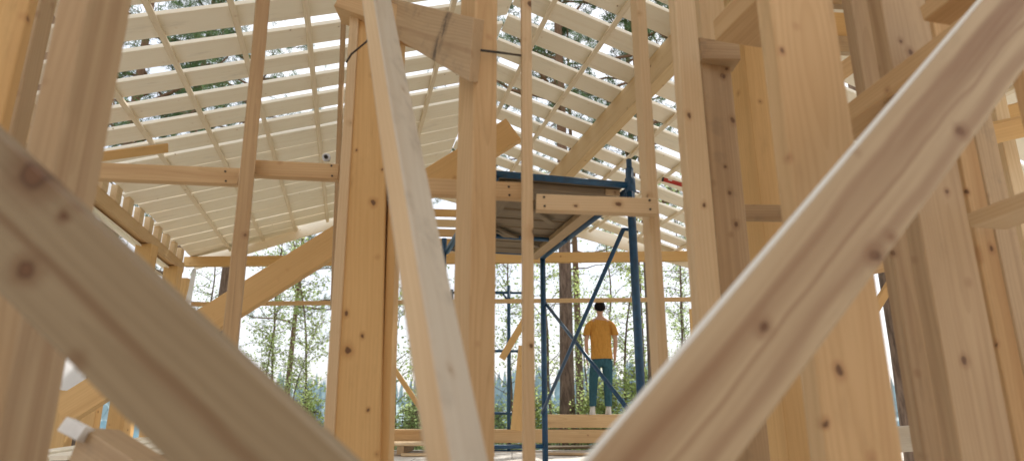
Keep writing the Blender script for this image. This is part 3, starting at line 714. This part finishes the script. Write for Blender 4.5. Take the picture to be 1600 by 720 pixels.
M_EYE = plain('eye_white', (.75, .72, .7), .3)
for s in (-1, 1): loft('eye', [((.006 + s * .031, .098, 1.638), .008, .006), ((.006 + s * .031, .102, 1.643), .012, .007), ((.006 + s * .031, .098, 1.648), .008, .006)], M_EYE, 10, close=(True, True))
loft('mouth', [((.006, .098, 1.558), .016, .008), ((.006, .101, 1.564), .022, .009), ((.006, .098, 1.570), .016, .008)], plain('lips', (.42, .17, .14), .5), 10, close=(True, True))
PR.scale = (.87, .90, .975)

# =================================================================== outdoors
def gz(x, y):
    s = max(0, min(1, (y - 11) / 34)); s = s * s * (3 - 2 * s)
    return -.35 - 3.4 * s + .12 * math.sin(x * .35) + .1 * math.sin(y * .5 + x * .2)
m = NT('forest_floor'); tc = m.n('ShaderNodeTexCoord'); p = tc.outputs['Object']
f1 = m.noise(p, .6, 6, .65); f2 = m.noise(p, 9, 5, .7)
c = m.mix(m.ramp(f1, .4, .65), (.07, .10, .03), (.13, .095, .055)); c = m.mix(m.ramp(f2, .5, .8, 0, .6), c, (.20, .17, .08)); m.bsdf(c, .95, f2, .6, .05)
vs, fs = [], []
nx, ny = 60, 70
for j in range(ny + 1):
    y = -30 + 76 * j / ny
    for i in range(nx + 1):
        x = -80 + 160 * i / nx; vs.append((x, y, gz(x, y)))
for j in range(ny):
    for i in range(nx): a = j * (nx + 1) + i; fs.append((a, a + 1, a + nx + 2, a + nx + 1))
mesh_obj('ground', vs, fs, m.m, smooth=True)['kind'] = 'structure'
m = NT('lake_water'); tc = m.n('ShaderNodeTexCoord')
f = m.noise(m.vmath('MULTIPLY', tc.outputs['Object'], (.5, 2, 1)), 1, 4); m.bsdf((.03, .14, .20), .12, f, .25, .05, 0, .5)
mesh_obj('water', [(-900, 30, -3.62), (900, 30, -3.62), (900, 1500, -3.62), (-900, 1500, -3.62)], [(0, 1, 2, 3)], m.m)['kind'] = 'structure'
# far shore
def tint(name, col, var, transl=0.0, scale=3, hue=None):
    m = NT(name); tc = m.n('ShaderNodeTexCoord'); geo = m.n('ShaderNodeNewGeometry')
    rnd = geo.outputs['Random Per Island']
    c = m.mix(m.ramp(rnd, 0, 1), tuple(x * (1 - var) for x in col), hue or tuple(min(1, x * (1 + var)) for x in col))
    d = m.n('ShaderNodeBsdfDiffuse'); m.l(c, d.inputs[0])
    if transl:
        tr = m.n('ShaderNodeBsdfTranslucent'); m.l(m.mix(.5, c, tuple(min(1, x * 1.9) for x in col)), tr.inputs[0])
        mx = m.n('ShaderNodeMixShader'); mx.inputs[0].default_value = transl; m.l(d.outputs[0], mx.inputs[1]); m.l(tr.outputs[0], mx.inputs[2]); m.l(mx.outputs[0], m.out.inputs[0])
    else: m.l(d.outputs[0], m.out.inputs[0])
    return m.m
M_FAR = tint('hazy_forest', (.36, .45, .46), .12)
rd = random.Random(5); vs, fs = [], []
for k in range(900):
    x = rd.uniform(-330, 330); y = rd.uniform(240, 300); hgt = rd.uniform(10, 19) + 4 * math.sin(x * .03); r = hgt * .17; z0 = -4 + (y - 240) * .08
    b = len(vs); n = 6
    for lv_ in range(4):
        u = lv_ / 4
        for q in range(n):
            a = 6.28 * q / n + lv_; rr = r * (1 - u) * rd.uniform(.7, 1.3); vs.append((x + rr * math.cos(a), y + rr * math.sin(a), z0 + hgt * u + rd.uniform(-.3, .3)))
    vs.append((x, y, z0 + hgt))
    for lv_ in range(3):
        for q in range(n): j = (q + 1) % n; fs.append((b + lv_ * n + q, b + lv_ * n + j, b + lv_ * n + n + j, b + lv_ * n + n + q))
    for q in range(n): fs.append((b + 3 * n + q, b + 3 * n + (q + 1) % n, b + 4 * n))
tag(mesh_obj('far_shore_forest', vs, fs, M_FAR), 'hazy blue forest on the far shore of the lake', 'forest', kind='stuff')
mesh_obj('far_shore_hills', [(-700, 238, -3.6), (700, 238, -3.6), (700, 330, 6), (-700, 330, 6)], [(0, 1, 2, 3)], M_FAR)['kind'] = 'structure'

m = NT('pine_bark'); tc = m.n('ShaderNodeTexCoord'); p = tc.outputs['Object']
f = m.noise(m.vmath('MULTIPLY', p, (14, 14, 4)), 1, 6, .7)
sepz = m.n('ShaderNodeSeparateXYZ'); m.l(p, sepz.inputs[0])
c = m.mix(m.ramp(f, .35, .65), (.085, .066, .055), (.25, .19, .15)); c = m.mix(m.ramp(sepz.outputs[2], 2, 8, .1, .6), c, (.30, .155, .08)); m.bsdf(c, .9, f, .9, .03)
M_BARK = m.m
M_NEEDLE = tint('pine_needles', (.10, .15, .07), .4, .45)
M_LEAF = tint('birch_leaves', (.40, .48, .20), .35, .6)
M_LEAF2 = tint('alder_leaves', (.32, .40, .19), .4, .6)

class Tree:
    """trunk and limbs in one list of tubes, foliage in another"""
    def __init__(s, seed): s.r = random.Random(seed); s.tv, s.tf, s.lv, s.lf = [], [], [], []
    def limb(s, pts, rads, n=7):
        b = len(s.tv); m_ = len(pts)
        for i, p in enumerate(pts):
            d = (pts[min(i + 1, m_ - 1)] - pts[max(i - 1, 0)]).normalized()
            a = d.cross(V((.3, 1, .1))).normalized(); c = d.cross(a)
            for k in range(n):
                an = 6.2832 * k / n; s.tv.append(p + (a * math.cos(an) + c * math.sin(an)) * rads[i])
        for i in range(m_ - 1):
            for k in range(n): j = (k + 1) % n; s.tf.append((b + i * n + k, b + i * n + j, b + i * n + n + j, b + i * n + n + k))
    def leaf(s, p, size):
        r = s.r
        u = V((r.gauss(0, 1), r.gauss(0, 1), r.gauss(0, .6))).normalized(); w = u.cross(V((r.gauss(0, 1), r.gauss(0, 1), r.gauss(0, 1)))).normalized()
        b = len(s.lv); L = size * r.uniform(.7, 1.3); W_ = L * .36
        s.lv += [p, p + u * L * .45 + w * W_, p + u * L, p + u * L * .45 - w * W_]; s.lf.append((b, b + 1, b + 2, b + 3))
    def tuft(s, p, d, size, n=16):
        r = s.r
        for _ in range(n):
            u = (d * .9 + V((r.gauss(0, .7), r.gauss(0, .7), r.gauss(0, .6)))).normalized(); w = u.cross(V((r.gauss(0, 1), r.gauss(0, 1), 1))).normalized() * size * .045
            q = p + V((r.gauss(0, .25), r.gauss(0, .25), r.gauss(0, .15))) * size; L = size * r.uniform(.6, 1.1); b = len(s.lv)
            s.lv += [q - w, q + w, q + u * L]; s.lf.append((b, b + 1, b + 2))
    def twig_path(s, p, d, L, k, droop, jit):
        pts = [p.copy()]; d = d.normalized()
        for i in range(k):
            d = (d + V((s.r.gauss(0, jit), s.r.gauss(0, jit), s.r.gauss(0, jit * .7) + droop))).normalized(); pts.append(pts[-1] + d * L / k)
        return pts
    def meshes(s, nm, leafmat):
        out = []
        for name, v, f, m_, sm in (('trunk', s.tv, s.tf, M_BARK, True), ('crown', s.lv, s.lf, leafmat, False)):
            me = bpy.data.meshes.new(nm + '_' + name); me.from_pydata([tuple(x) for x in v], [], f); me.update(); me.materials.append(m_)
            if sm:
                for p in me.polygons: p.use_smooth = True
            out.append((name, me))
        return out
def pine(seed, H=17, r0=.19, cb=.38):
    t = Tree(seed); r = t.r; pts, rad = [], []
    for i in range(13):
        u = i / 12; pts.append(V((.07 * math.sin(u * 4 + seed) - .07 * math.sin(seed), .07 * math.cos(u * 4 + seed), H * u - .3 * (i == 0)))); rad.append(r0 * (1 - .82 * u) * (1.25 if i == 0 else 1))
    t.limb(pts, rad, 12)
    nb = 46
    for k in range(nb):
        u = cb + (1 - cb) * (k / nb) ** .85; z = u * H; i = min(11, int(u * 12)); base = pts[i].lerp(pts[i + 1], u * 12 - i)
        an = r.uniform(0, 6.283); L = (2.7 * (1 - ((u - cb) / (1 - cb)) ** 1.6) + .5) * r.uniform(.6, 1.15)
        d = V((math.cos(an), math.sin(an), r.uniform(-.1, .45)))
        bp = t.twig_path(base, d, L, 6, .02, .16); t.limb(bp, [.035 * (1 - .8 * q / 6) * (L / 2.5 + .3) for q in range(7)], 5)
        for q in range(2, 7):
            for _ in range(3):
                dd = V((r.gauss(0, 1), r.gauss(0, 1), r.gauss(.15, .5))).normalized()
                tp = t.twig_path(bp[q], dd, r.uniform(.25, .7), 3, .03, .2); t.limb(tp, [.007, .006, .005, .003], 3)
                for e_ in tp[1:]: t.tuft(e_, dd, .2, 15)
    for k in range(7):   # dead stubs on the bare bole
        z = r.uniform(.14, cb) * H; an = r.uniform(0, 6.283); i = int(z / H * 12)
        bp = t.twig_path(pts[i].lerp(pts[i + 1], z / H * 12 - i), V((math.cos(an), math.sin(an), -.05)), r.uniform(.5, 1.6), 5, -.02, .25); t.limb(bp, [.018, .015, .012, .009, .006, .003], 4)
    return t.meshes('pine', M_NEEDLE)
def leafy(seed, H=7, r0=.06, cb=.18, spread=1.3, leaves=5, mat=None, ls=.07):
    t = Tree(seed); r = t.r; pts = t.twig_path(V((0, 0, -.2)), V((r.gauss(0, .06), r.gauss(0, .06), 1)), H, 12, .04, .07)
    t.limb(pts, [r0 * (1 - .9 * i / 12) + .004 for i in range(13)], 8)
    for k in range(34):
        u = cb + (1 - cb) * k / 34 * .98; i = min(11, int(u * 12)); base = pts[i].lerp(pts[i + 1], u * 12 - i); an = r.uniform(0, 6.283)
        L = spread * (1.15 - u * .75) * r.uniform(.5, 1.2)
        bp = t.twig_path(base, V((math.cos(an), math.sin(an), r.uniform(.3, 1.0))), L, 5, -.02, .22); t.limb(bp, [r0 * .28 * (1 - .8 * q / 5) for q in range(6)], 4)
        for q in range(1, 6):
            for _ in range(2):
                tp = t.twig_path(bp[q], V((r.gauss(0, 1), r.gauss(0, 1), r.gauss(.1, .6))), r.uniform(.2, .5), 3, -.03, .25); t.limb(tp, [.005, .004, .003, .002], 3)
                for _l in range(leaves):
                    e_ = r.choice(tp) + V((r.gauss(0, .06), r.gauss(0, .06), r.gauss(0, .06))); t.leaf(e_, ls)
    return t.meshes('leafy', mat or M_LEAF)
PINES = [pine(1), pine(2, 18, .2, .42), pine(3, 15, .17, .26)]
LEAFY = [leafy(11, 7, .04, .22, 1.3, 5), leafy(12, 6, .03, .15, 1.1, 5, M_LEAF), leafy(13, 8, .045, .2, 1.6, 6, M_LEAF2), leafy(14, 1.7, .016, .05, .7, 5, M_LEAF, .075), leafy(15, 1.4, .014, .03, .7, 5, M_LEAF2, .07)]
def tree(name, proto, x, y, s, rot, label, cat, group, sxy=1):
    root = empty(name, (x, y, gz(x, y) - .05), rot); root.scale = (s * sxy, s * sxy, s)
    tag(root, label, cat, group)
    for nm, me in proto: link(bpy.data.objects.new(nm, me), root)
    return root
GP, GL, GS = 'pines around the house', 'young leafy trees behind the house', 'leafy shrubs at the deck edge'
def at(px, Y): q = P(px, 600, Y); return q.x, q.y
spec = [
    ('pine_tree', 0, 886, 12.6, 1.0, .3, 'grey pine trunk rising just left of the man'),
    ('pine_tree', 1, 1022, 13.0, 1.0, 1.3, 'reddish pine trunk beside the right scaffold leg'),
    ('pine_tree', 0, 1003, 16.5, .9, 2.6, 'darker pine trunk close behind the reddish pine trunk'),
    ('pine_tree', 1, 331, 15.5, .9, 4.0, 'dark pine trunk seen under the gable beam at left'),
    ('pine_tree', 0, 1421, 7.6, 1.15, 5.0, 'dark trunk filling the slit between studs at right'),
    ('pine_tree', 1, 905, 21, .9, .7, 'slim distant trunk right of the grey pine trunk'),
    ('pine_tree', 2, -40, 9.5, 1.0, 2.2, 'pine whose branches show through the upper left roof gaps'),
    ('pine_tree', 2, 130, 12.5, 1.05, 3.4, 'pine crown seen through roof gaps beside the thick left stud'),
    ('pine_tree', 2, 250, 17, 1.1, 1.0, 'farther pine crown seen through the left roof gaps'),
    ('pine_tree', 0, 1130, 12, 1.0, 1.9, 'pine crown above the right roof slope near the purlin'),
    ('pine_tree', 1, 740, 20, .95, 5.2, 'pine far behind the square post'),
    ('pine_tree', 2, 1290, 16, .95, .2, 'pine behind the right wall studs'),
    ('pine_tree', 2, 1640, 9, 1.0, 4.4, 'pine glimpsed through the small opening at the right edge'),
    ('pine_tree', 0, 450, 26, .9, 2.9, 'distant pine left of the widest golden post'),
]
for nm, k, px, Y, s, rot, lb in spec:
    x, y = at(px, Y); tree(nm, PINES[k], x, y, s, rot, lb, 'pine tree', GP, .78)
spec2 = [
    (0, 620, 13.5, .9, 'slender leafy tree right of the widest golden post'),
    (1, 486, 14.5, 1.0, 'thin leafy sapling just left of the widest golden post'),
    (2, 430, 17.5, .9, 'spreading leafy tree under the raking beam'),
    (1, 400, 13.0, .7, 'small leafy sapling beside the cracked thin stud'),
    (0, 860, 15, 1.0, 'leafy tree behind the far scaffold leg'),
    (2, 945, 19, 1.0, 'broad leafy tree behind the man'),
    (1, 975, 13.5, .95, 'sapling right of the man before the scaffold leg'),
    (0, 800, 17, 1.0, 'leafy tree behind the far scaffold frame'),
    (2, 1062, 16, .9, 'leafy tree right of the reddish pine trunk'),
    (0, 1085, 22, 1.0, 'distant leafy tree beside the pale right stud'),
    (1, 660, 18, 1.0, 'leafy tree behind the whitish leaning prop'),
    (2, 300, 19, 1.0, 'leafy tree behind the corner post'),
    (1, 455, 13.2, .55, 'bushy young tree low between the cracked thin stud and big post'),
    (1, 925, 15.5, .8, "young tree close behind the man's left shoulder"),
]
for k, px, Y, s, lb in spec2:
    x, y = at(px, Y); tree('leafy_tree', LEAFY[k], x, y, s, px * .7, lb, 'leafy tree', GL)
spec3 = [(3, 385, 12.5, 1.1), (4, 440, 11.8, 1.2), (3, 480, 12.6, 1.1), (4, 630, 12.2, 1.2), (3, 650, 13.5, 1.0), (3, 915, 12.3, .9), (4, 870, 13.2, 1.0), (3, 960, 12.6, 1.1), (3, 985, 13.4, 1.25), (4, 1040, 12.8, 1.2), (3, 830, 12.9, 1.0), (4, 790, 13.8, 1.0)]
SL = ['leafy shrub low beside the cracked thin stud', 'leafy shrub low between the cracked thin stud and big post', 'leafy shrub at the left foot of the big post', 'leafy shrub low right of the big post', 'leafy shrub low behind the whitish prop', "bright leafy shrub behind the man's left leg", 'leafy shrub at the foot of the grey pine trunk', "leafy shrub behind the man's right leg", 'tall bright shrub beside the right scaffold leg', 'leafy shrub low behind the right diagonal brace', 'leafy shrub behind the far scaffold leg foot', 'leafy shrub behind the far scaffold frame foot']
for (k, px, Y, s), lb in zip(spec3, SL):
    x, y = at(px, Y); tree('leafy_shrub', LEAFY[k], x, y, s * .82, px * .37, lb, 'shrub', GS)

# =================================================================== light
SUN_EL, SUN_AZ = R(50), R(32)           # azimuth from +Y towards +X
w = bpy.data.worlds.new('World'); scene.world = w; w.use_nodes = True
nt = w.node_tree; nt.nodes.clear()
sky = nt.nodes.new('ShaderNodeTexSky'); sky.sky_type = 'NISHITA'; sky.sun_disc = False
sky.sun_elevation = SUN_EL; sky.sun_rotation = SUN_AZ; sky.air_density = 1.0; sky.dust_density = 2.5; sky.ozone_density = 1.0
bg = nt.nodes.new('ShaderNodeBackground'); bg.inputs['Strength'].default_value = .15
wo = nt.nodes.new('ShaderNodeOutputWorld'); 
# thin bright cloud veil over the blue
wt = nt.nodes.new('ShaderNodeTexCoord'); wn = nt.nodes.new('ShaderNodeTexNoise'); wn.inputs['Scale'].default_value = 2.2; wn.inputs['Detail'].default_value = 5; wn.inputs['Roughness'].default_value = .55
nt.links.new(wt.outputs['Generated'], wn.inputs['Vector'])
wr = nt.nodes.new('ShaderNodeMapRange'); wr.inputs['From Min'].default_value = .38; wr.inputs['From Max'].default_value = .62; wr.inputs['To Min'].default_value = .55; wr.inputs['To Max'].default_value = .97
nt.links.new(wn.outputs['Fac'], wr.inputs['Value'])
wm = nt.nodes.new('ShaderNodeMix'); wm.data_type = 'RGBA'; nt.links.new(wr.outputs[0], wm.inputs[0]); nt.links.new(sky.outputs[0], wm.inputs[6]); wm.inputs[7].default_value = (9.0, 9.2, 9.6, 1)
nt.links.new(wm.outputs[2], bg.inputs[0]); nt.links.new(bg.outputs[0], wo.inputs[0])
sl = bpy.data.lights.new('sun', 'SUN'); sl.energy = 5.0; sl.angle = R(.5); sl.color = (1, .95, .87)
so = link(bpy.data.objects.new('sun', sl))
sd = V((math.sin(SUN_AZ) * math.cos(SUN_EL), math.cos(SUN_AZ) * math.cos(SUN_EL), math.sin(SUN_EL)))
so.rotation_euler = (-sd).to_track_quat('-Z', 'Y').to_euler()
so.location = sd * 40

scene.render.engine = 'CYCLES'
scene.cycles.use_denoising = True
scene.cycles.max_bounces = 10; scene.cycles.diffuse_bounces = 6; scene.cycles.transparent_max_bounces = 8
scene.cycles.caustics_reflective = False; scene.cycles.caustics_refractive = False
scene.cycles.sample_clamp_indirect = 8
scene.view_settings.view_transform = 'Standard'; scene.view_settings.look = 'None'
scene.view_settings.exposure = 0; scene.view_settings.gamma = 1
